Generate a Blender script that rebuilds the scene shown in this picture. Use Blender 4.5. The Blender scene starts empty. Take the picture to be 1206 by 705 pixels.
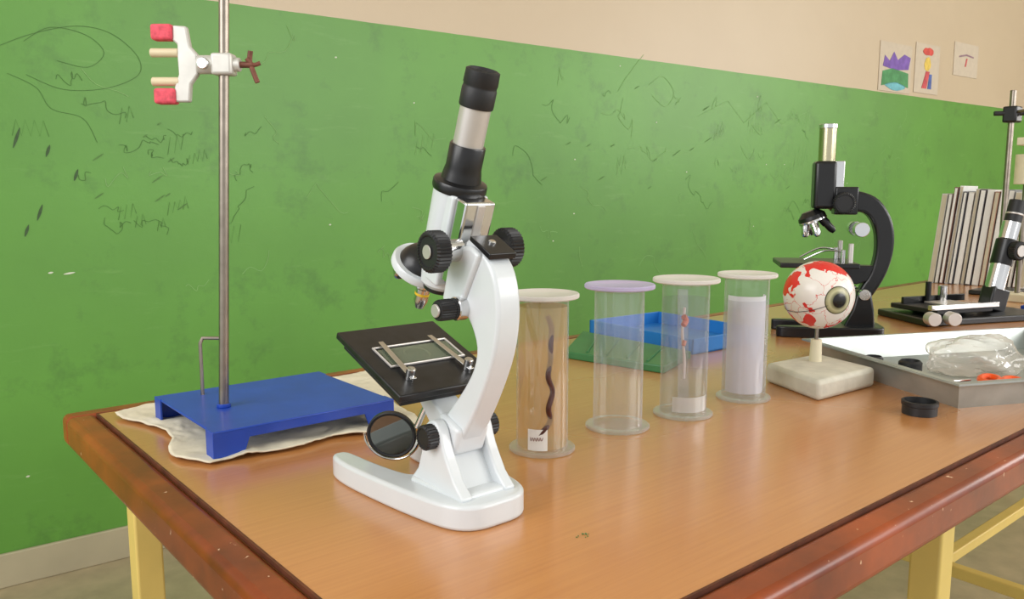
import bpy, bmesh, math, random
from mathutils import Vector, Matrix, noise
random.seed(4)
C=bpy.context.collection
SC=bpy.context.scene
try: SC.view_settings.view_transform='Standard'
except Exception: pass
def lin(c):
    return tuple(((x/255)/12.92 if x/255<=.04045 else ((x/255+.055)/1.055)**2.4) for x in c)
# ---------------------------------------------------------------- materials
def nt(name):
    m=bpy.data.materials.new(name); m.use_nodes=True
    return m,m.node_tree,m.node_tree.nodes['Principled BSDF']
def mat(name,rgb,rough=.5,metal=0,var=.06,scale=30,bump=0,coat=0,spec=.5):
    m,t,b=nt(name); c=lin(rgb)
    tc=t.nodes.new('ShaderNodeTexCoord'); n=t.nodes.new('ShaderNodeTexNoise'); n.inputs['Scale'].default_value=scale; n.inputs['Detail'].default_value=4
    t.links.new(tc.outputs['Object'],n.inputs['Vector'])
    r=t.nodes.new('ShaderNodeValToRGB'); r.color_ramp.elements[0].position=.3; r.color_ramp.elements[1].position=.7
    r.color_ramp.elements[0].color=tuple(x*(1-var) for x in c)+(1,); r.color_ramp.elements[1].color=tuple(min(1,x*(1+var)) for x in c)+(1,)
    t.links.new(n.outputs['Fac'],r.inputs['Fac']); t.links.new(r.outputs['Color'],b.inputs['Base Color'])
    b.inputs['Roughness'].default_value=rough; b.inputs['Metallic'].default_value=metal
    b.inputs['Coat Weight'].default_value=coat; b.inputs['Specular IOR Level'].default_value=spec
    if bump:
        bp=t.nodes.new('ShaderNodeBump'); bp.inputs['Strength'].default_value=bump; bp.inputs['Distance'].default_value=.002
        t.links.new(n.outputs['Fac'],bp.inputs['Height']); t.links.new(bp.outputs['Normal'],b.inputs['Normal'])
    return m
def plastic_clear(name,rgb=(235,235,240),milk=.12,rough=.08,rim=.35,gloss=.5,g0=.06):
    # thin clear plastic: see-through face on, milkier and more reflective at grazing angles
    m=bpy.data.materials.new(name); m.use_nodes=True; t=m.node_tree; t.nodes.clear()
    o=t.nodes.new('ShaderNodeOutputMaterial'); tr=t.nodes.new('ShaderNodeBsdfTransparent'); di=t.nodes.new('ShaderNodeBsdfDiffuse'); gl=t.nodes.new('ShaderNodeBsdfGlossy')
    c=lin(rgb); tr.inputs[0].default_value=tuple(.7+.3*x for x in c)+(1,); di.inputs[0].default_value=c+(1,); gl.inputs['Roughness'].default_value=rough
    m1=t.nodes.new('ShaderNodeMixShader'); m2=t.nodes.new('ShaderNodeMixShader'); lw=t.nodes.new('ShaderNodeLayerWeight'); lw.inputs[0].default_value=.5
    pw=t.nodes.new('ShaderNodeMath'); pw.operation='POWER'; pw.inputs[1].default_value=3.5; t.links.new(lw.outputs['Facing'],pw.inputs[0])
    mm=t.nodes.new('ShaderNodeMath'); mm.operation='MULTIPLY_ADD'; mm.inputs[1].default_value=rim; mm.inputs[2].default_value=milk
    t.links.new(pw.outputs[0],mm.inputs[0]); t.links.new(mm.outputs[0],m1.inputs[0])
    t.links.new(tr.outputs[0],m1.inputs[1]); t.links.new(di.outputs[0],m1.inputs[2])
    g2=t.nodes.new('ShaderNodeMath'); g2.operation='MULTIPLY_ADD'; g2.inputs[1].default_value=gloss; g2.inputs[2].default_value=g0
    t.links.new(pw.outputs[0],g2.inputs[0])
    t.links.new(g2.outputs[0],m2.inputs[0]); t.links.new(m1.outputs[0],m2.inputs[1]); t.links.new(gl.outputs[0],m2.inputs[2])
    t.links.new(m2.outputs[0],o.inputs[0]); return m
def liquid(name,rgb,dens,tint=None,tlw=.4):
    m=bpy.data.materials.new(name); m.use_nodes=True; t=m.node_tree; t.nodes.clear()
    o=t.nodes.new('ShaderNodeOutputMaterial'); tr=t.nodes.new('ShaderNodeBsdfTransparent'); di=t.nodes.new('ShaderNodeBsdfDiffuse'); tl=t.nodes.new('ShaderNodeBsdfTranslucent'); ad=t.nodes.new('ShaderNodeMixShader'); mx=t.nodes.new('ShaderNodeMixShader')
    c=lin(rgb); tr.inputs[0].default_value=(lin(tint) if tint else tuple(.4+.6*x for x in c))+(1,); di.inputs[0].default_value=c+(1,); tl.inputs[0].default_value=c+(1,); mx.inputs[0].default_value=dens
    t.links.new(di.outputs[0],ad.inputs[1]); t.links.new(tl.outputs[0],ad.inputs[2]); ad.inputs[0].default_value=tlw
    t.links.new(tr.outputs[0],mx.inputs[1]); t.links.new(ad.outputs[0],mx.inputs[2]); t.links.new(mx.outputs[0],o.inputs[0]); return m

WHITE=mat('white_enamel',(214,219,222),.28,var=.02,coat=.3)
BLACK=mat('black_enamel',(20,20,22),.3,var=.2)
STAGE=mat('stage_black_worn',(24,24,26),.38,var=.5,scale=90)
BLACKM=mat('black_plastic',(28,28,30),.5,var=.2,bump=.1)
CHROME=mat('chrome',(215,215,215),.16,1,var=.03)
STEEL=mat('steel_rod',(150,140,128),.35,1,var=.15,scale=60)
SATIN=mat('satin_silver',(205,200,195),.42,.6,var=.03)
BRASS=mat('brass',(170,140,70),.3,1)
BLUE=mat('blue_paint',(24,68,172),.4,var=.08,coat=.1)
BLUE2=mat('blue_plastic',(34,116,190),.4,var=.05)
GREENF=mat('green_folder_plastic',(54,116,66),.4,var=.1)
CLOTH=mat('cotton_cloth',(222,214,192),.9,var=.06,scale=80,bump=.3)
PINK=mat('pink_rubber',(220,80,96),.7,var=.25,scale=200)
ALU=mat('cast_aluminium',(205,203,196),.45,.35,var=.08,scale=60)
RUST=mat('rusty_screw',(120,75,60),.6,.4,var=.3,scale=100)
YEL=mat('yellow_painted_steel',(222,194,108),.45,var=.07,scale=12)
PLAST=mat('plaster_block',(206,202,186),.7,var=.12,scale=40,bump=.6)
CREAMP=mat('cream_post',(225,215,185),.5)
GALV=mat('galvanised_tray',(170,176,172),.36,.5,var=.12,scale=25)
ORANGE=mat('orange_plastic',(240,90,25),.4)
PAPER=mat('white_paper',(232,230,224),.8,var=.03)
WORM=mat('worm_skin',(72,30,18),.5,var=.3,scale=150)

def wood():
    m,t,b=nt('table_veneer'); tc=t.nodes.new('ShaderNodeTexCoord'); mp=t.nodes.new('ShaderNodeMapping'); mp.inputs['Scale'].default_value=(2.5,90,8)
    n=t.nodes.new('ShaderNodeTexNoise'); n.inputs['Scale'].default_value=3; n.inputs['Detail'].default_value=5; n.inputs['Roughness'].default_value=.55
    n2=t.nodes.new('ShaderNodeTexNoise'); n2.inputs['Scale'].default_value=2.2; n2.inputs['Detail'].default_value=3
    t.links.new(tc.outputs['Object'],mp.inputs[0]); t.links.new(mp.outputs[0],n.inputs[0]); t.links.new(tc.outputs['Object'],n2.inputs[0])
    r=t.nodes.new('ShaderNodeValToRGB'); e=r.color_ramp.elements; e[0].position=.22; e[1].position=.78
    e[0].color=lin((190,126,70))+(1,); e[1].color=lin((204,142,82))+(1,)
    t.links.new(n.outputs['Fac'],r.inputs[0])
    mx=t.nodes.new('ShaderNodeMixRGB'); mx.blend_type='MULTIPLY'; mx.inputs[0].default_value=.25
    r2=t.nodes.new('ShaderNodeValToRGB'); r2.color_ramp.elements[0].color=(.76,.72,.66,1); r2.color_ramp.elements[1].color=(1,1,1,1); r2.color_ramp.elements[0].position=.3;r2.color_ramp.elements[1].position=.6
    t.links.new(n2.outputs['Fac'],r2.inputs[0]); t.links.new(r.outputs[0],mx.inputs[1]); t.links.new(r2.outputs[0],mx.inputs[2]); t.links.new(mx.outputs[0],b.inputs['Base Color'])
    rr=t.nodes.new('ShaderNodeMapRange'); rr.inputs[3].default_value=.22; rr.inputs[4].default_value=.36; t.links.new(n2.outputs['Fac'],rr.inputs[0]); t.links.new(rr.outputs[0],b.inputs['Roughness'])
    b.inputs['Coat Weight'].default_value=.8; b.inputs['Coat Roughness'].default_value=.2
    return m
def edgewood():
    m,t,b=nt('table_edge_lipping'); tc=t.nodes.new('ShaderNodeTexCoord')
    n=t.nodes.new('ShaderNodeTexNoise'); n.inputs['Scale'].default_value=7; n.inputs['Detail'].default_value=6; n.inputs['Roughness'].default_value=.6
    t.links.new(tc.outputs['Object'],n.inputs[0])
    r=t.nodes.new('ShaderNodeValToRGB'); e=r.color_ramp.elements; e[0].position=.36; e[1].position=.64; e[0].color=lin((104,44,18))+(1,); e[1].color=lin((164,74,28))+(1,)
    t.links.new(n.outputs['Fac'],r.inputs[0])
    n2=t.nodes.new('ShaderNodeTexNoise'); n2.inputs['Scale'].default_value=110; n2.inputs['Detail'].default_value=3
    mp=t.nodes.new('ShaderNodeMapping'); mp.inputs['Scale'].default_value=(1,1,.5); t.links.new(tc.outputs['Object'],mp.inputs[0]); t.links.new(mp.outputs[0],n2.inputs[0])
    r2=t.nodes.new('ShaderNodeValToRGB'); r2.color_ramp.elements[0].position=.71; r2.color_ramp.elements[1].position=.74
    t.links.new(n2.outputs['Fac'],r2.inputs[0]); mx=t.nodes.new('ShaderNodeMixRGB'); t.links.new(r2.outputs[0],mx.inputs[0]); t.links.new(r.outputs[0],mx.inputs[1]); mx.inputs[2].default_value=lin((225,190,160))+(1,)
    t.links.new(mx.outputs[0],b.inputs['Base Color']); b.inputs['Roughness'].default_value=.28; return m
WOOD=wood(); EDGE=edgewood()
GROOVE=mat('dark_joint_line',(96,50,28),.6,var=.4,scale=40)
def wallmat():
    m,t,b=nt('two_tone_wall_paint'); tc=t.nodes.new('ShaderNodeTexCoord'); sp=t.nodes.new('ShaderNodeSeparateXYZ'); t.links.new(tc.outputs['Object'],sp.inputs[0])
    n=t.nodes.new('ShaderNodeTexNoise'); n.inputs['Scale'].default_value=1.3; n.inputs['Detail'].default_value=6; n.inputs['Roughness'].default_value=.6; t.links.new(tc.outputs['Object'],n.inputs[0])
    g=t.nodes.new('ShaderNodeValToRGB'); g.color_ramp.elements[0].position=.3; g.color_ramp.elements[1].position=.7; g.color_ramp.elements[0].color=lin((90,144,56))+(1,); g.color_ramp.elements[1].color=lin((101,159,64))+(1,); t.links.new(n.outputs['Fac'],g.inputs[0])
    n3=t.nodes.new('ShaderNodeTexNoise'); n3.inputs['Scale'].default_value=5; n3.inputs['Detail'].default_value=8; n3.inputs['Roughness'].default_value=.72; t.links.new(tc.outputs['Object'],n3.inputs[0])
    s=t.nodes.new('ShaderNodeValToRGB'); s.color_ramp.elements[0].position=.54; s.color_ramp.elements[1].position=.76; s.color_ramp.elements[1].color=(.8,.8,.8,1); t.links.new(n3.outputs['Fac'],s.inputs[0])
    mx=t.nodes.new('ShaderNodeMixRGB'); t.links.new(s.outputs[0],mx.inputs[0]); t.links.new(g.outputs[0],mx.inputs[1]); mx.inputs[2].default_value=lin((66,104,50))+(1,)
    n4=t.nodes.new('ShaderNodeTexNoise'); n4.inputs['Scale'].default_value=.8; n4.inputs['Detail'].default_value=3; t.links.new(tc.outputs['Object'],n4.inputs[0])
    s4=t.nodes.new('ShaderNodeValToRGB'); s4.color_ramp.elements[0].position=.45; s4.color_ramp.elements[1].position=.7; s4.color_ramp.elements[1].color=(.5,.5,.5,1); t.links.new(n4.outputs['Fac'],s4.inputs[0])
    mxb=t.nodes.new('ShaderNodeMixRGB'); t.links.new(s4.outputs[0],mxb.inputs[0]); t.links.new(mx.outputs[0],mxb.inputs[1]); mxb.inputs[2].default_value=lin((78,120,56))+(1,)
    mp=t.nodes.new('ShaderNodeMapping'); mp.inputs['Rotation'].default_value=(0,math.radians(35),0); mp.inputs['Scale'].default_value=(1.5,1,9); t.links.new(tc.outputs['Object'],mp.inputs[0])
    n5=t.nodes.new('ShaderNodeTexNoise'); n5.inputs['Scale'].default_value=3; n5.inputs['Detail'].default_value=7; n5.inputs['Roughness'].default_value=.7; t.links.new(mp.outputs[0],n5.inputs[0])
    s5=t.nodes.new('ShaderNodeValToRGB'); s5.color_ramp.elements[0].position=.58; s5.color_ramp.elements[1].position=.75; s5.color_ramp.elements[1].color=(.35,.35,.35,1); t.links.new(n5.outputs['Fac'],s5.inputs[0])
    mxc=t.nodes.new('ShaderNodeMixRGB'); t.links.new(s5.outputs[0],mxc.inputs[0]); t.links.new(mxb.outputs[0],mxc.inputs[1]); mxc.inputs[2].default_value=lin((126,168,96))+(1,)
    cr=t.nodes.new('ShaderNodeValToRGB'); cr.color_ramp.elements[0].color=lin((188,168,140))+(1,); cr.color_ramp.elements[1].color=lin((202,184,156))+(1,); t.links.new(n.outputs['Fac'],cr.inputs[0])
    gt=t.nodes.new('ShaderNodeMath'); gt.operation='GREATER_THAN'; gt.inputs[1].default_value=1.540
    wob=t.nodes.new('ShaderNodeMath'); wob.operation='MULTIPLY_ADD'; wob.inputs[1].default_value=.006; t.links.new(n3.outputs['Fac'],wob.inputs[0]); t.links.new(sp.outputs['Z'],wob.inputs[2]); t.links.new(wob.outputs[0],gt.inputs[0])
    m2=t.nodes.new('ShaderNodeMixRGB'); t.links.new(gt.outputs[0],m2.inputs[0]); t.links.new(mxc.outputs[0],m2.inputs[1]); t.links.new(cr.outputs[0],m2.inputs[2]); t.links.new(m2.outputs[0],b.inputs['Base Color'])
    b.inputs['Roughness'].default_value=.42
    bp=t.nodes.new('ShaderNodeBump'); bp.inputs['Strength'].default_value=.12; bp.inputs['Distance'].default_value=.01; t.links.new(n3.outputs['Fac'],bp.inputs['Height']); t.links.new(bp.outputs[0],b.inputs['Normal'])
    return m
WALL=wallmat()
CREAM=mat('cream_wall_paint',(205,188,158),.7,var=.04,scale=2)
CEIL=mat('ceiling_paint',(228,226,218),.8,var=.02,scale=2)
SKIRT=mat('skirting_paint',(174,164,136),.6,var=.08,scale=6)
FLOOR=mat('terrazzo_floor',(170,156,126),.4,var=.14,scale=14)

# ---------------------------------------------------------------- geometry helpers
def obj(name,me,m=None,parent=None,loc=(0,0,0),axis=None,smooth=35):
    o=bpy.data.objects.new(name,me); C.objects.link(o)
    if m is not None and not me.materials: me.materials.append(m)
    if parent: o.parent=parent
    o.location=loc
    if axis is not None: o.rotation_mode='QUATERNION'; o.rotation_quaternion=Vector(axis).normalized().to_track_quat('Z','Y')
    if smooth:
        me.shade_smooth(); me.set_sharp_from_angle(angle=math.radians(smooth))
    return o
def empty(name,loc=(0,0,0),rz=0,parent=None,rx=0):
    e=bpy.data.objects.new(name,None); e.empty_display_size=.02; C.objects.link(e); e.location=loc; e.rotation_euler=(rx,0,rz)
    if parent: e.parent=parent
    return e
def bm2me(bm,name):
    bmesh.ops.recalc_face_normals(bm,faces=bm.faces); me=bpy.data.meshes.new(name); bm.to_mesh(me); bm.free(); return me
def bev(o,w,seg=3):
    b=o.modifiers.new('bevel','BEVEL'); b.width=w; b.segments=seg; b.limit_method='ANGLE'; b.angle_limit=math.radians(35); return o
def box(name,lo,hi,m,parent=None,bw=0,seg=3,loc=(0,0,0)):
    bm=bmesh.new(); bmesh.ops.create_cube(bm,size=1)
    for v in bm.verts: v.co=Vector([(lo[i]+hi[i])/2+v.co[i]*(hi[i]-lo[i]) for i in range(3)])
    o=obj(name,bm2me(bm,name),m,parent,loc)
    if bw: bev(o,bw,seg)
    return o
def lathe(name,prof,m,parent=None,loc=(0,0,0),axis=None,seg=40,rib=0,ribn=0):
    bm=bmesh.new(); rings=[]
    for r,z in prof:
        if r<1e-6: rings.append([bm.verts.new((0,0,z))])
        else:
            ring=[]
            for i in range(seg):
                a=2*math.pi*i/seg; rr=r
                if ribn: rr=r-(rib if (i%2) and r>rib*6 else 0)
                ring.append(bm.verts.new((rr*math.cos(a),rr*math.sin(a),z)))
            rings.append(ring)
    for a,b in zip(rings,rings[1:]):
        if len(a)==1 and len(b)==1: continue
        for i in range(seg):
            j=(i+1)%seg
            if len(a)==1: bm.faces.new((a[0],b[j],b[i]))
            elif len(b)==1: bm.faces.new((a[i],a[j],b[0]))
            else: bm.faces.new((a[i],a[j],b[j],b[i]))
    return obj(name,bm2me(bm,name),m,parent,loc,axis)
def cyl(name,p0,p1,r,m,parent=None,seg=32,r2=None,ch=.0008):
    p0=Vector(p0);p1=Vector(p1);h=(p1-p0).length; r2=r if r2 is None else r2; ch=min(ch,h*.2,r*.3)
    return lathe(name,[(0,0),(r-ch,0),(r,ch),(r2,h-ch),(r2-ch,h),(0,h)],m,parent,p0,p1-p0,seg)
def knurl(name,p0,p1,r,m,parent=None,n=36):
    p0=Vector(p0);p1=Vector(p1);h=(p1-p0).length
    return lathe(name,[(0,0),(r*.88,0),(r,h*.12),(r,h*.88),(r*.88,h),(r*.8,h),(r*.76,h*.93),(0,h*.93)],m,parent,p0,p1-p0,n*2,rib=r*.07,ribn=1)
def prism(name,poly,t0,t1,m,parent=None,plane='YZ',bw=.002,seg=3,loc=(0,0,0)):
    bm=bmesh.new()
    def P(a,b,t): return {'YZ':(t,a,b),'XZ':(a,t,b),'XY':(a,b,t)}[plane]
    A=[bm.verts.new(P(a,b,t0)) for a,b in poly]; B=[bm.verts.new(P(a,b,t1)) for a,b in poly]
    bm.faces.new(A); bm.faces.new(B[::-1])
    for i in range(len(A)): j=(i+1)%len(A); bm.faces.new((A[i],B[i],B[j],A[j]))
    o=obj(name,bm2me(bm,name),m,parent,loc)
    if bw: bev(o,bw,seg)
    return o
def smoothpoly(pts,n=4,closed=True):
    out=[];N=len(pts)
    rng=range(N) if closed else range(N-1)
    for i in rng:
        g=lambda k: Vector(pts[k%N]) if closed else Vector(pts[max(0,min(N-1,k))])
        p0,p1,p2,p3=g(i-1),g(i),g(i+1),g(i+2)
        for s in range(n):
            t=s/n; q=.5*((2*p1)+(-p0+p2)*t+(2*p0-5*p1+4*p2-p3)*t*t+(-p0+3*p1-3*p2+p3)*t**3); out.append(tuple(q))
    if not closed: out.append(tuple(pts[-1]))
    return out
def pipe(name,pts,r,m,parent=None,sm=True,res=3,cyclic=False,loc=(0,0,0)):
    c=bpy.data.curves.new(name,'CURVE'); c.dimensions='3D'; pts=[tuple(p) for p in (smoothpoly(pts,6,closed=cyclic) if sm else pts)]
    s=c.splines.new('POLY'); s.points.add(len(pts)-1)
    for p,q in zip(s.points,pts): p.co=tuple(q[:3])+(1,)
    s.use_cyclic_u=cyclic; c.bevel_depth=r; c.bevel_resolution=res; c.use_fill_caps=True
    o=bpy.data.objects.new(name,c); C.objects.link(o); bpy.context.view_layer.update()
    me=bpy.data.meshes.new_from_object(o.evaluated_get(bpy.context.evaluated_depsgraph_get())); bpy.data.objects.remove(o)
    me.name=name; me.materials.clear(); return obj(name,me,m,parent,loc)

TZ=.75
F=Vector((.639,.769,0)); R=Vector((.769,-.639,0))
# ---------------------------------------------------------------- room
wall=box('wall_back',(-2.5,0,0),(9,.15,3.1),WALL,loc=(0,2.386,0)); wall.rotation_euler=(0,0,math.atan(-.049))
bs=box('baseboard_back',(-2.5,-.012,0),(9,0,.09),SKIRT,bw=.003,loc=(0,2.386,0)); bs.rotation_euler=wall.rotation_euler
box('floor',(-2.5,-3.5,-.1),(9,2.7,0),FLOOR)
box('wall_right',(9,-3.5,0),(9.15,2.7,3.1),CREAM)
box('ceiling',(-2.5,-3.5,3.1),(9.15,2.7,3.2),CEIL)
wr=empty('wall_graffiti',(0,2.386,0),math.atan(-.049))
DARKM=mat('pencil_mark',(70,112,48),.7,var=.1); SMEAR=mat('smear_mark',(60,86,50),.7,var=.2,scale=80); CHALK=mat('chalk_mark',(130,172,104),.8,var=.1); FLAKE=mat('chipped_plaster',(205,210,188),.8)
def ribbon(bm,pts,w):
    prev=None
    for i in range(len(pts)):
        p=Vector(pts[i]); q=Vector(pts[min(i+1,len(pts)-1)])-Vector(pts[max(i-1,0)])
        if q.length<1e-7: q=Vector((1,0))
        tp=1 if w<.003 else math.sin(math.pi*(i+.4)/(len(pts)-.2))
        nrm=Vector((-q.y,q.x)).normalized()*w/2*tp
        a=bm.verts.new((p.x+nrm.x,-.0012,p.y+nrm.y)); b=bm.verts.new((p.x-nrm.x,-.0012,p.y-nrm.y))
        if prev: bm.faces.new((prev[0],prev[1],b,a))
        prev=(a,b)
def scr(name,lists,w,m):
    bm=bmesh.new()
    for l in lists: ribbon(bm,l,w)
    me=bpy.data.meshes.new(name); bm.to_mesh(me); bm.free(); obj(name,me,m,wr,smooth=0)
def wander(x,z,n,s,k=.3,sm=3):
    pts=[(x,z)]
    for i in range(n): pts.append((pts[-1][0]+random.uniform(-s*k,s),pts[-1][1]+random.uniform(-s,s)))
    return smoothpoly(pts,sm,False)
def zig(x,z,n,s):
    return [(x+i*s*.35,z+(s if i%2 else -s)*random.uniform(.5,1)+i*s*.12) for i in range(n)]
L=[]
L.append(smoothpoly([(.34,1.36),(.42,1.40),(.52,1.43),(.60,1.42),(.66,1.37),(.66,1.32),(.58,1.28),(.48,1.27),(.4,1.30)],6,False))
L.append(smoothpoly([(.40,1.38),(.46,1.42),(.54,1.41),(.58,1.37),(.54,1.33),(.47,1.34)],6,False))
L.append(smoothpoly([(.36,1.30),(.42,1.27),(.45,1.22),(.52,1.20),(.55,1.14)],6,False))
L.append([(.36+i*.010,1.17+(.02 if i%2 else -.02)) for i in range(9)])
for k in range(14): L.append(wander(random.uniform(.42,1.0),random.uniform(.90,1.33),random.randint(5,12),random.uniform(.01,.025)))
for k in range(8): L.append(zig(random.uniform(.45,.9),random.uniform(.85,1.3),random.randint(5,10),random.uniform(.012,.03)))
for k in range(14): L.append(wander(random.uniform(1.2,4.5),random.uniform(.9,1.40),random.randint(4,9),random.uniform(.015,.05)))
scr('pencil_scribble',L,.0013,DARKM)
L=[]
for x,z,h in [(.36,1.12,.05),(.40,.94,.04),(.43,1.10,.03),(.37,.90,.03),(.49,1.04,.03)]:
    L.append([(x+h*.35*k/6,z+h*k/6) for k in range(7)])
scr('dark_smear',L,.007,SMEAR)
L=[]
for k in range(9):
    x=random.uniform(.48,.85); z=random.uniform(.95,1.2); h=random.uniform(.01,.03); L.append([(x+h*k2/4,z+h*.7*k2/4) for k2 in range(5)])
for k in range(16):
    x=random.gauss(2.75,.4); z=random.gauss(1.20,.11); h=random.uniform(.02,.05); L.append([(x+h*k2/4,z+h*.5*k2/4) for k2 in range(5)])
scr('soft_smear',L,.004,mat('soft_smear_mark',(84,124,60),.7,var=.2,scale=80))
L=[]
L.append([(2.9,1.33),(3.1,1.41),(3.22,1.32),(3.38,1.42),(3.5,1.33),(3.72,1.40)])
L.append(smoothpoly([(2.6,1.44),(2.68,1.48),(2.75,1.42),(2.7,1.36),(2.62,1.40)],5,False))
for k in range(60): L.append(wander(random.uniform(.5,5.0),random.uniform(.7,1.42),random.randint(3,7),random.uniform(.02,.06),.4))
for k in range(12): L.append(zig(random.uniform(1.4,4.2),random.uniform(1.1,1.42),random.randint(4,9),random.uniform(.02,.05)))
scr('chalk_scribble',L,.0016,CHALK)
L=[]
for x,z,w in [(.45,.80,.018),(.415,.805,.008),(.33,.28,.006),(1.62,1.0,.01),(1.5,1.3,.004)]+[(random.uniform(.5,4.5),random.uniform(.8,1.5),.005) for _ in range(14)]:
    L.append([(x+w*1.5*k/4,z+w*.2*k/4) for k in range(5)])
scr('paint_chip',L,.005,FLAKE)

def drawing(name,x0,x1,z0,z1,marks):
    e=empty(name,(0,2.386,0),math.atan(-.049))
    box('paper_sheet',(x0,-.004,z0),(x1,-.0005,z1),mat('drawing_paper',(196,182,162),.8,var=.04),e)
    for i,(col,pl) in enumerate(marks):
        prism('crayon_shape_%d'%(i+1),[(x0+a*(x1-x0),z0+b*(z1-z0)) for a,b in pl],-.0062,-.0045,mat('crayon',col,.8,var=.2),e,'XZ',bw=0)
def blob(cx,cy,rx,ry,n=14,j=.15): return [(cx+rx*math.cos(2*math.pi*i/n)*(1+random.uniform(-j,j)),cy+ry*math.sin(2*math.pi*i/n)*(1+random.uniform(-j,j))) for i in range(n)]
drawing('child_drawing',4.33,4.66,1.545,1.80,[((120,90,165),[(.1,.5),(.15,.72),(.3,.62),(.42,.82),(.55,.66),(.75,.8),(.95,.75),(.9,.5),(.5,.45)]),((80,140,90),[(.08,.1),(.1,.4),(.4,.48),(.9,.42),(.92,.12),(.5,.2)]),((110,175,185),blob(.5,.12,.3,.08))])
drawing('child_drawing',4.70,4.97,1.56,1.83,[((200,80,70),blob(.5,.85,.22,.08)),((220,190,90),blob(.5,.6,.13,.14)),((190,80,85),[(.3,.1),(.45,.45),(.6,.45),(.5,.1)]),((80,100,160),[(.55,.1),(.6,.4),(.7,.4),(.7,.1)])])
drawing('child_drawing',5.14,5.44,1.69,1.88,[((150,120,130),[(.2,.6),(.5,.68),(.8,.64),(.8,.6),(.5,.63),(.2,.55)]),((190,90,90),[(.45,.3),(.5,.55),(.55,.55),(.5,.3)])])

# ---------------------------------------------------------------- table
tb=empty('laboratory_table',(0,0,0))
X0,X1,Y0,Y1=.192,3.3,.283,1.082; ew=.032; th=.034
box('table_top',(X0+ew,Y0+ew,TZ-th+.002),(X1-ew,Y1-ew,TZ),WOOD,tb)
box('edge_front',(X0,Y0,TZ-th-.004),(X1,Y0+ew,TZ-.0006),EDGE,tb,bw=.008,seg=4)
box('edge_left',(X0,Y0+ew-.008,TZ-th-.004),(X0+ew,Y1-ew+.008,TZ-.0006),EDGE,tb,bw=.008,seg=4)
box('edge_back',(X0,Y1-ew,TZ-th-.004),(X1,Y1,TZ-.0006),EDGE,tb,bw=.008,seg=4)
box('edge_right',(X1-ew,Y0+ew,TZ-th-.004),(X1,Y1-ew,TZ-.0006),EDGE,tb,bw=.008,seg=4)
box('joint_front',(X0+ew,Y0+ew-.0005,TZ-.004),(X1-ew,Y0+ew+.0018,TZ+.0004),GROOVE,tb)
box('joint_left',(X0+ew-.0005,Y0+ew,TZ-.004),(X0+ew+.0018,Y1-ew,TZ+.0004),GROOVE,tb)
box('joint_back',(X0+ew,Y1-ew-.0018,TZ-.004),(X1-ew,Y1-ew+.0005,TZ+.0004),GROOVE,tb)
i=0
for x in (.265,.86,1.78,3.2):
    for y in (.345,1.03):
        i+=1; box('leg_%d'%i,(x-.016,y-.016,0),(x+.016,y+.016,TZ-th),YEL,tb,bw=.003)
    box('apron_%d'%i,(x-.012,.35,TZ-th-.03),(x+.012,1.02,TZ-th-.002),YEL,tb,bw=.002)
    if x>1: box('stretcher_%d'%i,(x-.012,.361,.2),(x+.012,1.014,.225),YEL,tb,bw=.003)
box('stretcher_long_back',(1.8,1.02,.2),(3.18,1.045,.225),YEL,tb,bw=.003)
box('stretcher_long_mid',(1.795,.69,.2),(3.185,.715,.225),YEL,tb,bw=.003)

# ---------------------------------------------------------------- cloth under stand
def cloth(name,quad,z,nx,ny,amp,m,edge=.012,thick=.002,seed=0):
    bm=bmesh.new(); g=[]
    for i in range(nx+1):
        row=[]
        for j in range(ny+1):
            s=i/nx;t=j/ny
            p=(Vector(quad[0])*(1-s)+Vector(quad[1])*s)*(1-t)+(Vector(quad[3])*(1-s)+Vector(quad[2])*s)*t
            e=min(s,1-s,t,1-t)*6; k=max(0,1-e)
            n=noise.noise_vector(Vector((p.x*14+seed,p.y*14,3)))
            h=amp*(.5+.5*noise.noise(Vector((p.x*32+seed,p.y*22,0)))+.38*abs(noise.noise(Vector((p.x*60,p.y*50+seed,5)))))
            row.append(bm.verts.new((p.x+n.x*edge*k*1.6,p.y+n.y*edge*k*1.6,z+max(0,h))))
        g.append(row)
    for i in range(nx):
        for j in range(ny): bm.faces.new((g[i][j],g[i+1][j],g[i+1][j+1],g[i][j+1]))
    o=obj(name,bm2me(bm,name),m,smooth=80); s=o.modifiers.new('t','SOLIDIFY'); s.thickness=thick; s.offset=1; return o
cloth('cotton_cloth',[(.238,1.03),(.252,.775),(.50,.755),(.585,1.035)],TZ+.0005,80,80,.0062,CLOTH,edge=.014,thick=.0015)

# ---------------------------------------------------------------- retort stand
rs=empty('retort_stand',(.37,.872,TZ+.004))
hx,hy=.1015,.093; hz=.027
prism('base_plate',[(-hx,-hy),(hx,-hy),(hx,hy),(-hx,hy)],hz-.003,hz,BLUE,rs,'XY',bw=.0012)
sk=[(-hx,hz-.001),(-hx,0),(-hx+.030,0),(-hx+.036,hz-.011),(hx-.036,hz-.011),(hx-.030,0),(hx,0),(hx,hz-.001)]
prism('skirt_front',sk,-hy,-hy+.0025,BLUE,rs,'XZ',bw=.0006)
prism('skirt_back',sk,hy-.0025,hy,BLUE,rs,'XZ',bw=.0006)
for sx in (-1,1):
    for sy in (-1,1):
        box('foot_flange',(sx*hx-.0012,min(sy*hy,sy*(hy-.02)),0),(sx*hx+.0012,max(sy*hy,sy*(hy-.02)),hz),BLUE,rs,bw=.0005)
RX,RY=-.058,-.003
LN=R*.047
cyl('upright_rod',(RX,RY,hz),(RX+LN.x*.573,RY+LN.y*.573,.60),.0052,STEEL,rs)
cyl('rod_nut',(RX,RY,hz),(RX,RY,hz+.004),.0075,BLUE,rs,seg=24)
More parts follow.
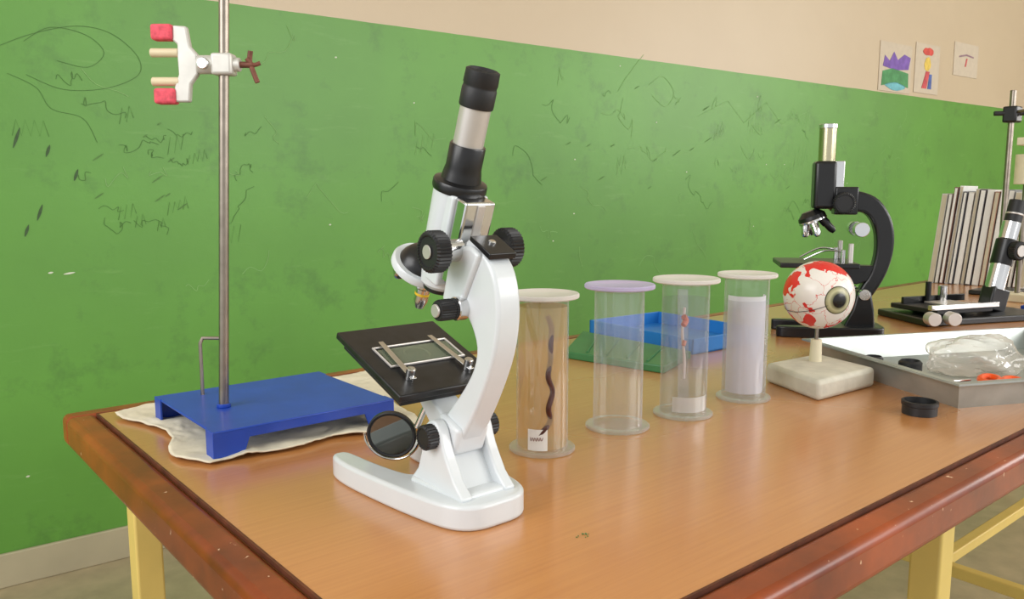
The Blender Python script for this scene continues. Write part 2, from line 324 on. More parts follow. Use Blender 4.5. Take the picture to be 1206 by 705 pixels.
pipe('bent_hook_rod',[(RX+.001,.066,hz-.002),(RX+.001,.066,hz+.060),(RX+.004,.066,hz+.066),(RX+.024,.05,hz+.066)],.0022,STEEL,rs,sm=False)
cl=empty('burette_clamp_frame',(RX+LN.x*.363,RY+LN.y*.363,.390),math.radians(-39.7),rs)
cyl('boss_barrel',(-.026,0,0),(-.006,0,0),.0095,ALU,cl); box('boss_jaw',(-.011,-.010,-.011),(.011,.010,.011),ALU,cl,bw=.003)
cyl('clamp_screw',(.008,0,0),(.030,0,0),.0032,RUST,cl)
cyl('screw_collar',(.010,0,0),(.017,0,0),.007,ALU,cl)
pipe('wing_nut',[(.028,0,.014),(.0265,.001,.004),(.029,0,-.004),(.034,0,-.018)],.0026,RUST,cl)
pipe('wing_nut_tail',[(.024,-.002,.006),(.030,0,.0),(.037,.002,.002)],.0022,RUST,cl)
cyl('pivot_stud',(-.018,0,0),(-.018,-.013,0),.006,CHROME,cl)
fr=[(-.026,-.010),(-.026,.010),(-.033,.018),(-.036,.038),(-.050,.039),(-.051,.024),(-.046,.020),(-.0465,.006),(-.046,-.010),(-.051,-.023),(-.051,-.038),(-.036,-.038),(-.034,-.020)]
prism('clamp_yoke',fr,-.004,.004,ALU,cl,'XZ',bw=.0018)
for s in (1,-1):
    cyl('fixed_finger',(-.050,0,s*.032),(-.071,0,s*.033),.0045,ALU,cl)
    box('pink_cork_pad',(-.072,-.0075,s*.032-.008),(-.050,.0075,s*.032+.008),PINK,cl,bw=.003)
for z in (.012,-.017): cyl('inner_finger',(-.046,0,z),(-.075,0,z),.0045,mat('yellowed_sleeve',(215,200,165),.5),cl)

# ---------------------------------------------------------------- white microscope
ms=empty('student_microscope',(.39,.54,TZ))
half=[(0,-.056),(.018,-.055),(.031,-.048),(.040,-.032),(.046,0),(.051,.045),(.054,.10),(.050,.131),(.041,.136),(.033,.129),(.030,.09),(.025,.055),(.018,.040),(0,.034)]
poly=[(x,y) for x,y in half]+[(-x,y) for x,y in half[-2:0:-1]]
prism('horseshoe_base',smoothpoly(poly,3),0,.021,WHITE,ms,'XY',bw=.006,seg=4)
ear=smoothpoly([(-.040,.019),(.030,.019),(.022,.034),(.013,.060),(.009,.074),(-.001,.079),(-.010,.073),(-.017,.055),(-.030,.034)],3)
prism('hinge_bracket_near',ear,-.027,-.0165,WHITE,ms,'YZ',bw=.002)
prism('hinge_bracket_far',ear,.0165,.027,WHITE,ms,'YZ',bw=.002)
prism('bracket_web',[(-.030,.018),(-.022,.018),(.0,.052),(-.006,.054)],-.018,.018,WHITE,ms,'YZ',bw=.001)
prism('bracket_foot',[(-.026,-.040),(.026,-.040),(.030,.030),(-.030,.030)],.018,.0245,WHITE,ms,'XY',bw=.003)
knurl('hinge_knob_near',(-.026,-.001,.066),(-.037,-.001,.066),.0105,BLACKM,ms,24)
knurl('hinge_knob_far',(.026,-.001,.066),(.036,-.001,.066),.0105,BLACKM,ms,24)
cyl('hinge_pin',(-.028,-.001,.066),(.028,-.001,.066),.005,CHROME,ms)
ti=empty('inclined_body',(0,-.001,.066),0,ms,math.radians(20))
arm=[(.030,.160),(.012,.160),(-.006,.153),(-.019,.138),(-.028,.117),(-.032,.09),(-.030,.06),(-.025,.030),(-.018,.004),(-.011,-.014),(.0,-.020),(.010,-.014),(.013,.0),(.004,.022),(-.006,.046),(-.012,.068),(-.010,.086),(.002,.099),(.016,.106),(.030,.110)]
prism('curved_arm',smoothpoly(arm,3),-.0115,.0115,WHITE,ti,'YZ',bw=.005,seg=4)
box('arm_boss',(-.0165,-.018,-.012),(.0165,.012,.014),WHITE,ti,bw=.004)
prism('limb_block',[(.016,.104),(.040,.104),(.042,.150),(.018,.160),(.006,.158)],-.0155,.0155,WHITE,ti,'YZ',bw=.003)
prism('black_top_plate',[(-.004,.158),(.024,.1625),(.024,.1665),(-.004,.163)],-.013,.013,BLACK,ti,'YZ',bw=.0008)
cyl('plate_screw',(0,.012,.162),(0,.012,.167),.003,CHROME,ti)
box('rack_dovetail',(-.0145,.034,.118),(.0145,.050,.189),CHROME,ti,bw=.002)
box('dovetail_slot',(-.0035,.0325,.140),(.0035,.036,.187),SATIN,ti,bw=.0005)
AX=.066
lathe('tube_casting',[(0,.102),(.012,.102),(.0165,.107),(.0180,.12),(.0198,.150),(.0205,.190),(0,.190)],WHITE,ti,(0,AX,0))
box('casting_back',(-.0175,.048,.112),(.0175,.066,.189),WHITE,ti,bw=.002)
lathe('black_collar_flange',[(0,.188),(.0215,.188),(.0222,.190),(.0222,.1945),(.0215,.196),(.0165,.1975),(.0155,.203),(.0145,.208),(.0145,.225),(.0138,.226),(0,.226)],BLACK,ti,(0,AX,0))
cyl('draw_tube',(0,AX,.224),(0,AX,.259),.0122,SATIN,ti,40)
lathe('eyepiece',[(0,.256),(.0133,.256),(.0137,.257),(.0137,.270),(.0132,.271),(.0132,.273),(.0137,.274),(.0133,.284),(.0112,.285),(.0095,.283),(0,.2815)],BLACKM,ti,(0,AX,0))
for s in (-1,1):
    knurl('coarse_knob_%s'%('near' if s<0 else 'far'),(s*.029,.034,.150),(s*.043,.034,.150),.0165,BLACKM,ti,34)
    cyl('coarse_spindle',(s*.012,.034,.150),(s*.030,.034,.150),.009,CHROME,ti)
    cyl('coarse_cap',(s*.0425,.034,.150),(s*.0436,.034,.150),.0055,SATIN,ti)
    lathe('fine_knob',[(0,0),(.0085,0),(.0085,.004),(.0078,.0045),(.0085,.005),(.0085,.016),(.0078,.018),(.0045,.0182),(.0045,.019),(0,.019)],BLACKM,ti,(s*.018,.016,.108),(s,0,0),48,rib=.0007,ribn=1)
    cyl('fine_cap',(s*.0365,.016,.108),(s*.0385,.016,.108),.0052,SATIN,ti)
    cyl('fine_boss',(s*.010,.016,.108),(s*.020,.016,.108),.0095,CHROME,ti)
np_=empty('nosepiece_turret',(0,AX+.030,.112),0,ti,math.radians(20))
lathe('turret_top',[(0,.013),(.008,.0125),(.015,.009),(.019,.003),(.0205,-.001),(0,-.001)],BLACK,np_)
lathe('turret_plate',[(0,-.0005),(.0245,-.0005),(.0262,-.003),(.0262,-.007),(.0235,-.0095),(0,-.0095)],WHITE,np_)
cyl('tube_to_turret',(0,AX,.100),(0,AX,.118),.0135,BLACK,ti)
YB=mat('yellow_band',(225,185,40),.5)
for k,(a,l) in enumerate([(math.radians(-92),.028),(math.radians(30),.015),(math.radians(150),.016)]):
    dx,dy=math.cos(a),math.sin(a); sp_=.36 if k==0 else .15
    lathe('objective_%d'%(k+1),[(0,0),(.0072,0),(.0078,-.001),(.0078,-l*.28),(.0062,-l*.34),(.0062,-l*.75),(.0035,-l),(0,-l)],CHROME,np_,(dx*.0125,dy*.0125,-.008),(-dx*sp_,-dy*sp_,1))
    lathe('objective_band',[(.0063,-l*.47),(.0065,-l*.48),(.0065,-l*.54),(.0063,-l*.55)],YB,np_,(dx*.0125,dy*.0125,-.008),(-dx*sp_,-dy*sp_,1))
sy0,sy1=.020,.132
prism('stage_plate',[(-.052,sy0),(.052,sy0),(.052,sy1),(-.052,sy1)],.024,.0305,STAGE,ti,'XY',bw=.0015)
prism('stage_skirt',[(-.046,sy0+.006),(.046,sy0+.006),(.046,sy1-.006),(-.046,sy1-.006)],.016,.0245,BLACKM,ti,'XY',bw=.001)
prism('stage_bracket',[(-.012,.006),(.020,.014),(.060,.018),(.060,.010),(.012,-.012),(-.005,-.012)],-.013,.013,WHITE,ti,'YZ',bw=.002)
lathe('stage_aperture',[(.0105,.0304),(.0125,.0311),(.0125,.0305)],CHROME,ti,(0,.078,0))
box('glass_slide',(-.034,.064,.0312),(.038,.090,.0324),plastic_clear('slide_glass',(150,165,140),.26),ti)
pipe('slide_holder_frame',[(-.036,.062,.0318),(.040,.062,.0318),(.040,.094,.0318),(-.036,.094,.0318)],.0013,SATIN,ti,sm=False,cyclic=True)
for s in (-1,1):
    cyl('clip_post',(s*.030,.042,.030),(s*.030,.042,.041),.004,CHROME,ti)
    prism('stage_clip',[(s*.030-.003,.036),(s*.030+.003,.036),(s*.030+.003-s*.004,.100),(s*.030-.002-s*.004,.100)],.0335,.0345,CHROME,ti,'XY',bw=.0003)
cyl('condenser_disc',(0,.078,.008),(0,.078,.017),.017,BLACK,ti)
cyl('mirror_stem',(0,.045,.012),(-.004,.052,-.030),.0028,CHROME,ti)
mc=Vector((-.008,.094,.042)); mn=Vector((-.66,-.68,-.16)).normalized()
lathe('mirror_frame',[(0,-.003),(.018,-.003),(.0232,-.0005),(.0232,.003),(.0218,.0036),(.0198,.0026),(0,.0024)],BLACK,ms,mc,mn)
lathe('mirror_glass',[(0,.0027),(.0197,.0027)],mat('mirror_silver',(120,124,122),.04,1,var=0),ms,mc,mn)
side=mn.cross(Vector((0,0,1))).normalized(); up=side.cross(mn)
pipe('mirror_fork',[mc+ (side*math.cos(a)-up*math.sin(a))*.0262 for a in [math.pi*k/10 for k in range(11)]],.0012,CHROME,ms)

# ---------------------------------------------------------------- specimen jars
ACR=plastic_clear('acrylic_clear',(236,236,240),.04,.05,.35,.35,.07)
LID_W=plastic_clear('acrylic_lid',(236,230,224),.66,.15,.3,.25)
LID_P=plastic_clear('purple_lid',(206,194,228),.66,.15,.3,.25)
FOOT=plastic_clear('acrylic_foot',(234,232,234),.10,.08,.5,.4)
def jar(x,y,h,rb,rf,rl,lidm,liq=None,liqh=0,wallm=ACR):
    j=empty('specimen_jar',(x,y,TZ))
    lathe('jar_foot',[(0,.0002),(rf-.001,.0002),(rf,.001),(rf,.0032),(rf-.001,.0042),(rb,.0042)],FOOT,j,seg=64)
    lathe('jar_cylinder',[(rb,.0042),(rb,h-.004)],wallm,j,seg=64)
    lathe('jar_rim',[(rb+.0003,h-.007),(rb+.0012,h-.006),(rb+.0012,h-.004)],FOOT,j,seg=64)
    lathe('jar_lid',[(0,h-.004),(rl-.001,h-.004),(rl,h-.003),(rl,h),(rl-.001,h+.001),(rl-.004,h+.001),(rl-.006,h+.0002),(0,h+.0002)],lidm,j,seg=64)
    if liq: lathe('preserving_liquid',[(rb-.0015,.0058),(rb-.0015,liqh),(0,liqh)],liq,j,seg=64)
    return j
def label(j,r,a0,a1,z0,z1,m,name='label'):
    bm=bmesh.new(); prev=None
    for k in range(13):
        a=a0+(a1-a0)*k/12; p=bm.verts.new((r*math.cos(a),r*math.sin(a),z0)); q=bm.verts.new((r*math.cos(a),r*math.sin(a),z1))
        if prev: bm.faces.new((prev[0],p,q,prev[1]))
        prev=(p,q)
    return obj(name,bm2me(bm,name),m,j)
j1=jar(.546,.609,.162,.0265,.034,.037,LID_W,liquid('formalin_amber',(232,204,154),.34,(246,230,194),.2),.150)
wm=pipe('earthworm',[(-.008,.004,.022),(-.004,.0,.028),(.003,.0,.036),(-.003,-.004,.050),(.003,-.003,.066),(-.002,-.002,.082),(.003,0,.098),(.001,-.002,.114),(.004,0,.130),(.001,.003,.142)],.0028,WORM,j1); wm.location=(-.010,-.020,0)
label(j1,.0268,math.radians(196),math.radians(240),.006,.028,PAPER)
pipe('label_writing',[(.02715*math.cos(math.radians(a)),.02715*math.sin(math.radians(a)),.018+.002*math.sin(a*1.1)) for a in range(202,232,2)],.00025,mat('brown_ink',(130,80,70),.6),j1)
jar(.665,.614,.162,.0275,.036,.039,LID_P,wallm=plastic_clear('acrylic_hazy',(236,234,240),.08,.07,.45,.4,.07))
j3=jar(.765,.601,.163,.0275,.035,.039,LID_W,liquid('formalin_clear',(228,230,232),.06,(244,246,246)),.140)
gs=prism('glass_backing_strip',[(-.006,.010),(.007,.010),(.002,.150),(-.010,.150)],-.0006,.0006,plastic_clear('backing_glass',(236,236,240),.16,.08,.3,.3),j3,'XZ',bw=0); gs.rotation_euler=(0,0,math.radians(-42))
pipe('preserved_specimen',[(-.007,-.006,.045),(-.005,-.004,.07),(-.010,-.004,.10),(-.008,-.005,.130)],.0016,mat('specimen_pale',(222,206,200),.5),j3)
pipe('red_tissue',[(-.014,-.0085,.110),(-.009,-.008,.115),(-.013,-.008,.120)],.0034,mat('red_tissue',(210,110,84),.5),j3)
pipe('red_tissue_small',[(-.013,-.0085,.086),(-.010,-.008,.091)],.0024,mat('pink_tissue',(210,135,115),.5),j3)
label(j3,.0262,math.radians(190),math.radians(300),.008,.026,plastic_clear('wet_paper',(240,238,234),.55,.3,.2,.1),'wet_label')
j4=jar(.886,.600,.161,.0275,.034,.037,LID_W,liquid('formalin_milky',(238,238,242),.12,(246,246,248)),.128)
label(j4,.0235,math.radians(140),math.radians(335),.010,.134,liquid('translucent_white_card',(244,244,250),.86,(250,250,255),.2),'card_insert')

# ---------------------------------------------------------------- trays behind jars
gf=empty('green_tray',(0,0,TZ))
prism('tray_sheet',[(.880,.93),(.915,.755),(1.035,.80),(1.035,1.045)],0,.012,GREENF,gf,'XY',bw=.002)
for k in range(4):
    t=.2+.2*k; a=Vector((.880,.93)).lerp(Vector((.915,.755)),t); b_=Vector((1.035,1.045)).lerp(Vector((1.035,.80)),t)
    pipe('rib_%d'%k,[(a.x+.01,a.y,.013),(b_.x-.01,b_.y,.013)],.0018,GREENF,gf,sm=False)
bt=empty('blue_tray',(1.15,.935,TZ),math.radians(-3))
prism('tray_floor',[(-.085,-.125),(.10,-.125),(.10,.125),(-.085,.125)],0,.004,BLUE2,bt,'XY',bw=.001)
for lo,hi in [((-.085,-.125,0),(.10,-.121,.026)),((-.085,.121,0),(.10,.125,.026)),((-.085,-.125,0),(-.081,.125,.026)),((.096,-.125,0),(.10,.125,.026))]:
    box('tray_rim',lo,hi,BLUE2,bt,bw=.001)

# ---------------------------------------------------------------- eyeball model
ey=empty('eyeball_model',(1.02,.578,TZ))
prism('plaster_base',[(-.034,.055),(-.080,-.052),(.055,-.058),(.085,.045)],0,.027,PLAST,ey,'XY',bw=.006)
cyl('support_post',(.031,.0175,.025),(.031,.0175,.058),.0085,CREAMP,ey,r2=.0075); cyl('support_rod',(.031,.0175,.056),(.031,.0175,.078),.0026,STEEL,ey)
def eyemat():
    m,t,b=nt('eyeball_paint'); tc=t.nodes.new('ShaderNodeTexCoord'); sp=t.nodes.new('ShaderNodeSeparateXYZ'); t.links.new(tc.outputs['Object'],sp.inputs[0])
    N=lambda ty:t.nodes.new(ty); lk=t.links.new
    def noi(s,d=4,w=None):
        n=N('ShaderNodeTexNoise'); n.inputs['Scale'].default_value=s; n.inputs['Detail'].default_value=d; lk(tc.outputs['Object'],n.inputs[0]); return n
    n=noi(30,2.5); r=N('ShaderNodeValToRGB'); r.color_ramp.elements[0].position=.485; r.color_ramp.elements[1].position=.495; lk(n.outputs['Fac'],r.inputs[0])
    n6=noi(90,2); wv=N('ShaderNodeMath'); wv.operation='MULTIPLY_ADD'; wv.inputs[1].default_value=.03; lk(n6.outputs['Fac'],wv.inputs[0]); lk(sp.outputs['Z'],wv.inputs[2])
    lt=N('ShaderNodeMath'); lt.operation='LESS_THAN'; lt.inputs[1].default_value=.046; lk(wv.outputs[0],lt.inputs[0])
    mu=N('ShaderNodeMath'); mu.operation='MULTIPLY'; lk(r.outputs[0],mu.inputs[0]); lk(lt.outputs[0],mu.inputs[1])
    v=N('ShaderNodeTexVoronoi'); v.feature='DISTANCE_TO_EDGE'; v.inputs['Scale'].default_value=34
    nd=noi(60,3); ad=N('ShaderNodeVectorMath'); ad.operation='MULTIPLY_ADD'; ad.inputs[1].default_value=(.03,.03,.03); lk(nd.outputs['Color'],ad.inputs[0]); lk(tc.outputs['Object'],ad.inputs[2]); lk(ad.outputs[0],v.inputs['Vector'])
    vl=N('ShaderNodeMath'); vl.operation='LESS_THAN'; vl.inputs[1].default_value=.012; lk(v.outputs['Distance'],vl.inputs[0])
    c1=N('ShaderNodeMixRGB'); c1.inputs[1].default_value=lin((232,226,218))+(1,); c1.inputs[2].default_value=lin((214,104,94))+(1,); lk(vl.outputs[0],c1.inputs[0])
    c2=N('ShaderNodeMixRGB'); c2.inputs[2].default_value=lin((216,46,40))+(1,); lk(mu.outputs[0],c2.inputs[0]); lk(c1.outputs[0],c2.inputs[1])
    mr=N('ShaderNodeMapRange'); mr.inputs[1].default_value=.0435; mr.inputs[2].default_value=.0495; lk(sp.outputs['Z'],mr.inputs[0])
    ir=N('ShaderNodeValToRGB'); e=ir.color_ramp.elements
    e[0].position=0; e[0].color=lin((70,68,48))+(1,); e[1].position=1; e[1].color=lin((20,18,16))+(1,)
    for p,c in [(.10,(70,68,48)),(.18,(150,148,110)),(.5,(186,182,142)),(.74,(110,110,80)),(.80,(22,20,18))]:
        q=e.new(p); q.color=lin(c)+(1,)
    lk(mr.outputs[0],ir.inputs[0]); g=N('ShaderNodeMath'); g.operation='GREATER_THAN'; g.inputs[1].default_value=.0436; lk(sp.outputs['Z'],g.inputs[0])
    c3=N('ShaderNodeMixRGB'); lk(g.outputs[0],c3.inputs[0]); lk(c2.outputs[0],c3.inputs[1]); lk(ir.outputs[0],c3.inputs[2]); lk(c3.outputs[0],b.inputs['Base Color'])
    b.inputs['Roughness'].default_value=.25; return m
bm=bmesh.new(); bmesh.ops.create_uvsphere(bm,u_segments=64,v_segments=48,radius=.0475)
for v in bm.verts:
    rr=(v.co.x**2+v.co.y**2)**.5
    if v.co.z>0 and rr<.0195: v.co.z+=.0022*(1-(rr/.0195)**2)
obj('eyeball_globe',bm2me(bm,'globe'),eyemat(),ey,(.031,.0175,.121),(-F*.90+R*.20+Vector((0,0,-.04))))
ra=(Vector((0,0,1))-R*.45-F*.1).normalized(); o1=ra.orthogonal().normalized(); o2=ra.cross(o1)
pipe('equator_seam',[Vector((.031,.0175,.119))+(o1*math.cos(a)+o2*math.sin(a))*.0475 for a in [2*math.pi*k/48 for k in range(48)]],.0004,BLACK,ey,sm=False,cyclic=True)

# ---------------------------------------------------------------- black microscope (upright, profile)
m2=empty('student_microscope',(1.405,.782,TZ),math.radians(38.8))
half=[(0,-.10),(.03,-.098),(.042,-.085),(.045,-.05),(.050,.0),(.052,.06),(.048,.086),(.036,.088),(.030,.06),(.022,.02),(0,.012)]
prism('horseshoe_base',smoothpoly([(x,y) for x,y in half]+[(-x,y) for x,y in half[-2:0:-1]],3),0,.02,BLACK,m2,'XY',bw=.005)
pe=[(-.085,.016),(-.03,.016),(-.045,.05),(-.052,.085),(-.075,.085),(-.082,.05)]
prism('hinge_bracket',pe,-.018,.018,BLACK,m2,'YZ',bw=.004)
arm=[(-.03,.262),(-.055,.262),(-.082,.248),(-.102,.218),(-.110,.185),(-.109,.150),(-.100,.115),(-.085,.085),(-.073,.07),(-.055,.072),(-.058,.09),(-.072,.115),(-.080,.150),(-.079,.185),(-.070,.212),(-.055,.226),(-.03,.230)]
prism('curved_arm',smoothpoly(arm,3),-.014,.014,BLACK,m2,'YZ',bw=.005)
box('limb_block',(-.017,-.045,.222),(.017,-.005,.272),BLACK,m2,bw=.003)
box('rack_dovetail',(-.010,-.020,.235),(.010,-.004,.318),CHROME,m2,bw=.001)
box('tube_casting',(-.021,-.006,.232),(.021,.032,.318),BLACK,m2,bw=.006)
cyl('draw_tube',(0,.010,.316),(0,.010,.380),.0150,mat('olive_chrome',(190,182,150),.2,1),m2)
cyl('tube_lip',(0,.010,.376),(0,.010,.384),.0162,CHROME,m2)
for s in (-1,1):
    knurl('coarse_knob',(s*.022,-.018,.243),(s*.040,-.018,.243),.0195,BLACKM,m2,34)
    cyl('fine_knob',(s*.016,-.050,.196),(s*.036,-.050,.196),.013,CHROME,m2)
    cyl('hinge_knob',(s*.016,-.062,.078),(s*.028,-.062,.078),.010,CHROME,m2)
nq=empty('nosepiece_turret',(0,.030,.214),0,m2,math.radians(-22))
lathe('turret',[(0,.016),(.014,.015),(.024,.006),(.025,0),(.022,-.004),(0,-.004)],BLACK,nq)
lathe('turret_ring',[(.0245,-.001),(.0255,-.002),(.0255,-.005),(.022,-.006),(0,-.006)],CHROME,nq)
for k,(a,l) in enumerate([(math.radians(-90),.034),(math.radians(20),.026),(math.radians(100),.024),(math.radians(170),.028)]):
    dx,dy=math.cos(a),math.sin(a)
    lathe('objective_%d'%k,[(0,0),(.008,0),(.008,-l*.4),(.0068,-l*.42),(.0068,-l*.8),(.004,-l),(0,-l)],[BLACK,CHROME,CHROME,CHROME][k],nq,(dx*.015,dy*.015,-.005),(-dx*.4,-dy*.4,1))
prism('stage_plate',[(-.062,-.045),(.062,-.045),(.062,.090),(-.062,.090)],.128,.137,BLACK,m2,'XY',bw=.002)
prism('stage_bracket',[(-.078,.105),(-.078,.130),(.02,.130),(.02,.118),(-.05,.095)],-.012,.012,BLACK,m2,'YZ',bw=.002)
for s in (-1,1):
    cyl('clip_post',(s*.035,-.02,.136),(s*.035,-.02,.160),.004,CHROME,m2); pipe('stage_clip',[(s*.035,-.02,.156),(s*.033,.01,.158),(s*.028,.045,.141)],.0016,CHROME,m2)
    cyl('stage_screw',(s*.050,-.03,.137),(s*.050,-.03,.172),.0045,SATIN,m2)
cyl('substage_barrel',(0,.015,.100),(0,.015,.128),.017,CHROME,m2)
lathe('mirror_frame',[(0,-.003),(.025,-.002),(.027,.002),(.024,.003),(0,.002)],BLACK,m2,(0,.02,.062),(-.6,.3,.6)); cyl('mirror_stem',(0,-.052,.09),(0,.018,.064),.003,CHROME,m2)

# ---------------------------------------------------------------- dissecting microscope at right
m3=empty('dissecting_microscope',(1.815,.705,TZ),math.radians(-20))
prism('base_plate',[(-.17,-.075),(.15,-.09),(.15,.08),(-.14,.085)],.0,.014,BLACK,m3,'XY',bw=.003)
box('mechanical_stage',(-.13,-.06,.020),(.02,.06,.030),BLACKM,m3,bw=.002); box('stage_support',(-.10,-.03,.012),(-.02,.03,.022),BLACK,m3,bw=.001)
box('stage_rail',(-.15,-.066,.030),(.03,-.056,.040),CHROME,m3,bw=.001); box('stage_rail_back',(-.12,.035,.030),(.05,.042,.044),BLACK,m3,bw=.001)
box('slide_carrier',(-.07,-.03,.030),(.0,.03,.034),SATIN,m3,bw=.001)
cyl('carrier_post',(-.06,.03,.03),(-.06,.03,.075),.006,BLACK,m3); cyl('carrier_knob',(-.02,.03,.03),(-.02,.03,.065),.009,CHROME,m3)
for k,(x,y) in enumerate([(-.165,-.075),(-.125,-.085)]): cyl('stage_knob_%d'%k,(x,y,.018),(x-.008,y-.022,.018),.013,SATIN,m3)
tt=empty('inclined_tube',(.055,-.02,.016),0,m3); tt.rotation_euler=(0,math.radians(15),0)
box('arm_block',(-.018,-.016,0),(.030,.016,.05),BLACK,tt,bw=.004)
cyl('lower_tube',(0,0,.045),(0,0,.100),.019,CHROME,tt); lathe('focus_collar',[(0,.098),(.021,.098),(.0215,.10),(.0215,.150),(.018,.153),(0,.153)],BLACK,tt)
knurl('focus_knob',(0,-.021,.13),(0,-.038,.13),.020,BLACKM,tt,30); cyl('knob_cap',(0,-.037,.13),(0,-.0395,.13),.012,SATIN,tt)
cyl('upper_tube',(0,0,.150),(0,0,.190),.018,CHROME,tt); cyl('eyepiece',(0,0,.188),(0,0,.236),.0165,BLACKM,tt)
cyl('eyepiece_ring',(0,0,.205),(0,0,.209),.0172,SATIN,tt)

r2=empty('retort_stand',(2.31,.81,TZ))
prism('base_plate',[(-.07,-.04),(.07,-.04),(.07,.045),(-.07,.045)],0,.012,BLACK,r2,'XY',bw=.003)
cyl('upright_rod',(0,0,.01),(0.0,0,.515),.007,STEEL,r2); box('boss_head',(-.02,-.018,.435),(.02,.015,.475),BLACK,r2,bw=.004)
cyl('clamp_arm',(-.03,.03,.458),(.06,-.08,.458),.006,BLACKM,r2); cyl('clamp_screw',(-.01,-.012,.46),(-.02,-.045,.462),.004,STEEL,r2)
for s in (-1,1): pipe('clamp_prong_%d'%(s+1),[(.055,-.075,.458),(.07,-.09+s*.015,.458),(.09,-.115+s*.012,.458)],.005,BLACKM,r2)
t3=empty('test_tube_holder',(2.19,.725,TZ))
prism('wooden_block',[(-.03,-.03),(.03,-.03),(.03,.03),(-.03,.03)],0,.02,CREAMP,t3,'XY',bw=.003); cyl('holder_post',(0,0,.02),(0,0,.28),.006,STEEL,t3)
cyl('cream_collar',(0,0,.28),(0,0,.35),.026,CREAMP,t3); cyl('brass_neck',(0,0,.35),(0,0,.385),.009,BRASS,t3)
box('wood_jaw',(-.045,-.012,.37),(.02,.012,.388),CREAMP,t3,bw=.002)

# ---------------------------------------------------------------- row of books
bk=empty('book_row',(2.43,1.04,TZ),math.radians(-80)); x=0
cols=[(205,205,200),(170,166,158),(120,90,80),(225,225,222),(90,90,96),(215,212,205),(190,186,176),(80,76,80),(228,226,220),(160,120,100),(210,208,204),(140,140,142)]
for k in range(22):
    w=random.uniform(.007,.017); h=random.uniform(.255,.280); d=random.uniform(.17,.19); c=cols[k%len(cols)]
    o=box('book_%d'%(k+1),(0,0,0),(w,d,h),mat('book_cover_%d'%k,c,.6,var=.06),bk,bw=.0009)
    lean=math.radians(5.0); o.location=(x,random.uniform(0,.012),w*math.sin(lean)); o.rotation_euler=(0,lean,0)
    box('pages',(0.0018,-.0006,.003),(w-.0018,.002,h-.003),PAPER if k%3 else mat('aged_pages',(200,190,165),.8),o)
    x+=w+.0028

# ---------------------------------------------------------------- metal tray with odds and ends
TA=math.radians(-25)
tr=empty('metal_tray',(1.03,.395,TZ),TA)
W_,H_=.42,.30
def trayshell():
    bm=bmesh.new()
    def rg(i,z): return [bm.verts.new(p) for p in [(i,i,z),(W_-i,i,z),(W_-i,H_-i,z),(i,H_-i,z)]]
    rs_=[rg(-.008,.033),rg(-.008,.0355),rg(0,.036),rg(.012,.003)]
    for a,b in zip(rs_,rs_[1:]):
        for k in range(4): bm.faces.new((a[k],a[(k+1)%4],b[(k+1)%4],b[k]))
    bm.faces.new(rs_[-1])
    ro=[rg(0,.033),rg(.011,0)]
    for k in range(4): bm.faces.new((ro[0][k],ro[1][k],ro[1][(k+1)%4],ro[0][(k+1)%4]))
    bm.faces.new(ro[1][::-1])
    me=bpy.data.meshes.new('tray'); bm.to_mesh(me); bm.free(); return me
obj('tray_shell',trayshell(),GALV,tr,smooth=20)
def onTray(x,y): return (1.03+x*math.cos(TA)-y*math.sin(TA),.395+x*math.sin(TA)+y*math.cos(TA))
cp=empty('black_lens_caps',(0,0,TZ+.0032))
for k,(x,y,r) in enumerate([(.035,.255,.014),(.055,.22,.013),(.085,.18,.016),(.035,.215,.010)]):
    px,py=onTray(x,y); lathe('cap_%d'%(k+1),[(0,0),(r,0),(r,.016),(r*.8,.019),(r*.75,.014),(0,.014)],BLACKM,cp,(px,py,0))
px,py=onTray(.185,.165); bag=empty('plastic_bag',(px,py,TZ+.004),math.radians(-20))
bm=bmesh.new(); bmesh.ops.create_icosphere(bm,subdivisions=5,radius=1)
for v in bm.verts:
    n=noise.noise(v.co*1.6)*.28+abs(noise.noise(v.co*4))*.14; v.co=v.co*(1+n); v.co.x*=.068; v.co.y*=.052; v.co.z=max(0,v.co.z*.032+.020)
obj('crumpled_film',bm2me(bm,'bag'),plastic_clear('polythene',(232,226,216),.20,.1,.6,.5),bag,smooth=60)
px,py=onTray(.125,.060); sc=empty('scissors',(px,py,TZ+.006),math.radians(20))
for s in (-1,1):
    pipe('handle_loop',[(.02+.022*math.cos(a),s*.013+.011*math.sin(a),.006) for a in [2*math.pi*k/12 for k in range(12)]],.0048,ORANGE,sc,cyclic=True)
    prism('blade',[(.0,-s*.003),(.0,s*.004),(-.06,-s*.003),(-.065,-s*.005)],.001 if s>0 else .0022,.0022 if s>0 else .0034,CHROME,sc,'XY',bw=0)
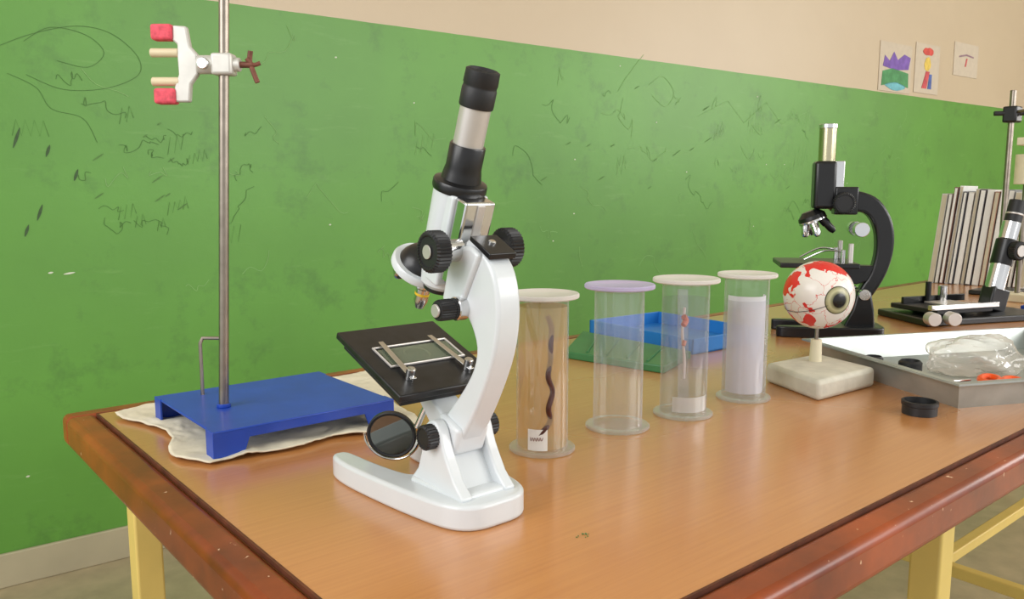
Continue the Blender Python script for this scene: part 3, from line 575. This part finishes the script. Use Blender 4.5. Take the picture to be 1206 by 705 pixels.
px,py=onTray(.02,.09); tw=empty('forceps',(px,py,TZ+.006)); pipe('forceps_arm',[(0,0,0.003),(.03,-.002,.003),(.09,-.03,.003)],.002,CHROME,tw)
lathe('black_screw_cap',[(0,.002),(.0165,.002),(.0175,0),(.0195,0),(.0195,.010),(.0205,.011),(.0205,.0155),(.0195,.016),(.0175,.016),(.017,.006),(0,.005)],BLACKM,None,(.984,.420,TZ+.0002),seg=48)
box('blue_notebook',(2.02,.60,TZ),(2.14,.66,TZ+.012),BLUE,bw=.002)
bm=bmesh.new()
for k in range(10):
    r_=random.uniform(.0004,.0009); q=bmesh.ops.create_icosphere(bm,subdivisions=1,radius=r_)
    d=Vector((random.gauss(0,.004),random.gauss(0,.003),r_*.8))
    for v in q['verts']: v.co+=d
obj('paint_crumbs',bm2me(bm,'crumbs'),mat('green_crumb',(90,125,70),.7),None,(.427,.429,TZ))

# ---------------------------------------------------------------- camera
cam=bpy.data.cameras.new('camera'); co=bpy.data.objects.new('camera',cam); C.objects.link(co)
co.location=(0,0,1.015); co.rotation_euler=(math.radians(90-7.6),0,math.radians(-39.7)); cam.sensor_width=36; cam.lens=36*960/1206; cam.clip_start=.02
SC.camera=co
# ---------------------------------------------------------------- light
w=bpy.data.worlds.new('sky'); SC.world=w; w.use_nodes=True; bg=w.node_tree.nodes['Background']; bg.inputs[0].default_value=(.97,.985,1,1); bg.inputs[1].default_value=.92
def area(name,loc,target,size,sy,power,col):
    l=bpy.data.lights.new(name,'AREA'); l.shape='RECTANGLE'; l.size=size; l.size_y=sy; l.energy=power; l.color=col
    o=bpy.data.objects.new(name,l); C.objects.link(o); o.location=loc; o.rotation_euler=(Vector(target)-Vector(loc)).to_track_quat('-Z','Y').to_euler()
area('window_light_left',(-1.6,.6,2.0),(1.2,1.2,.7),1.6,1.4,38,(1,.99,.98))
area('window_light_front',(2.6,-2.6,2.1),(1.8,1.0,.8),2.6,1.6,74,(1,.985,.965))
area('window_light_right',(6.5,-1.6,2.2),(3.0,1.6,1.0),2.0,1.6,85,(1,.98,.95))
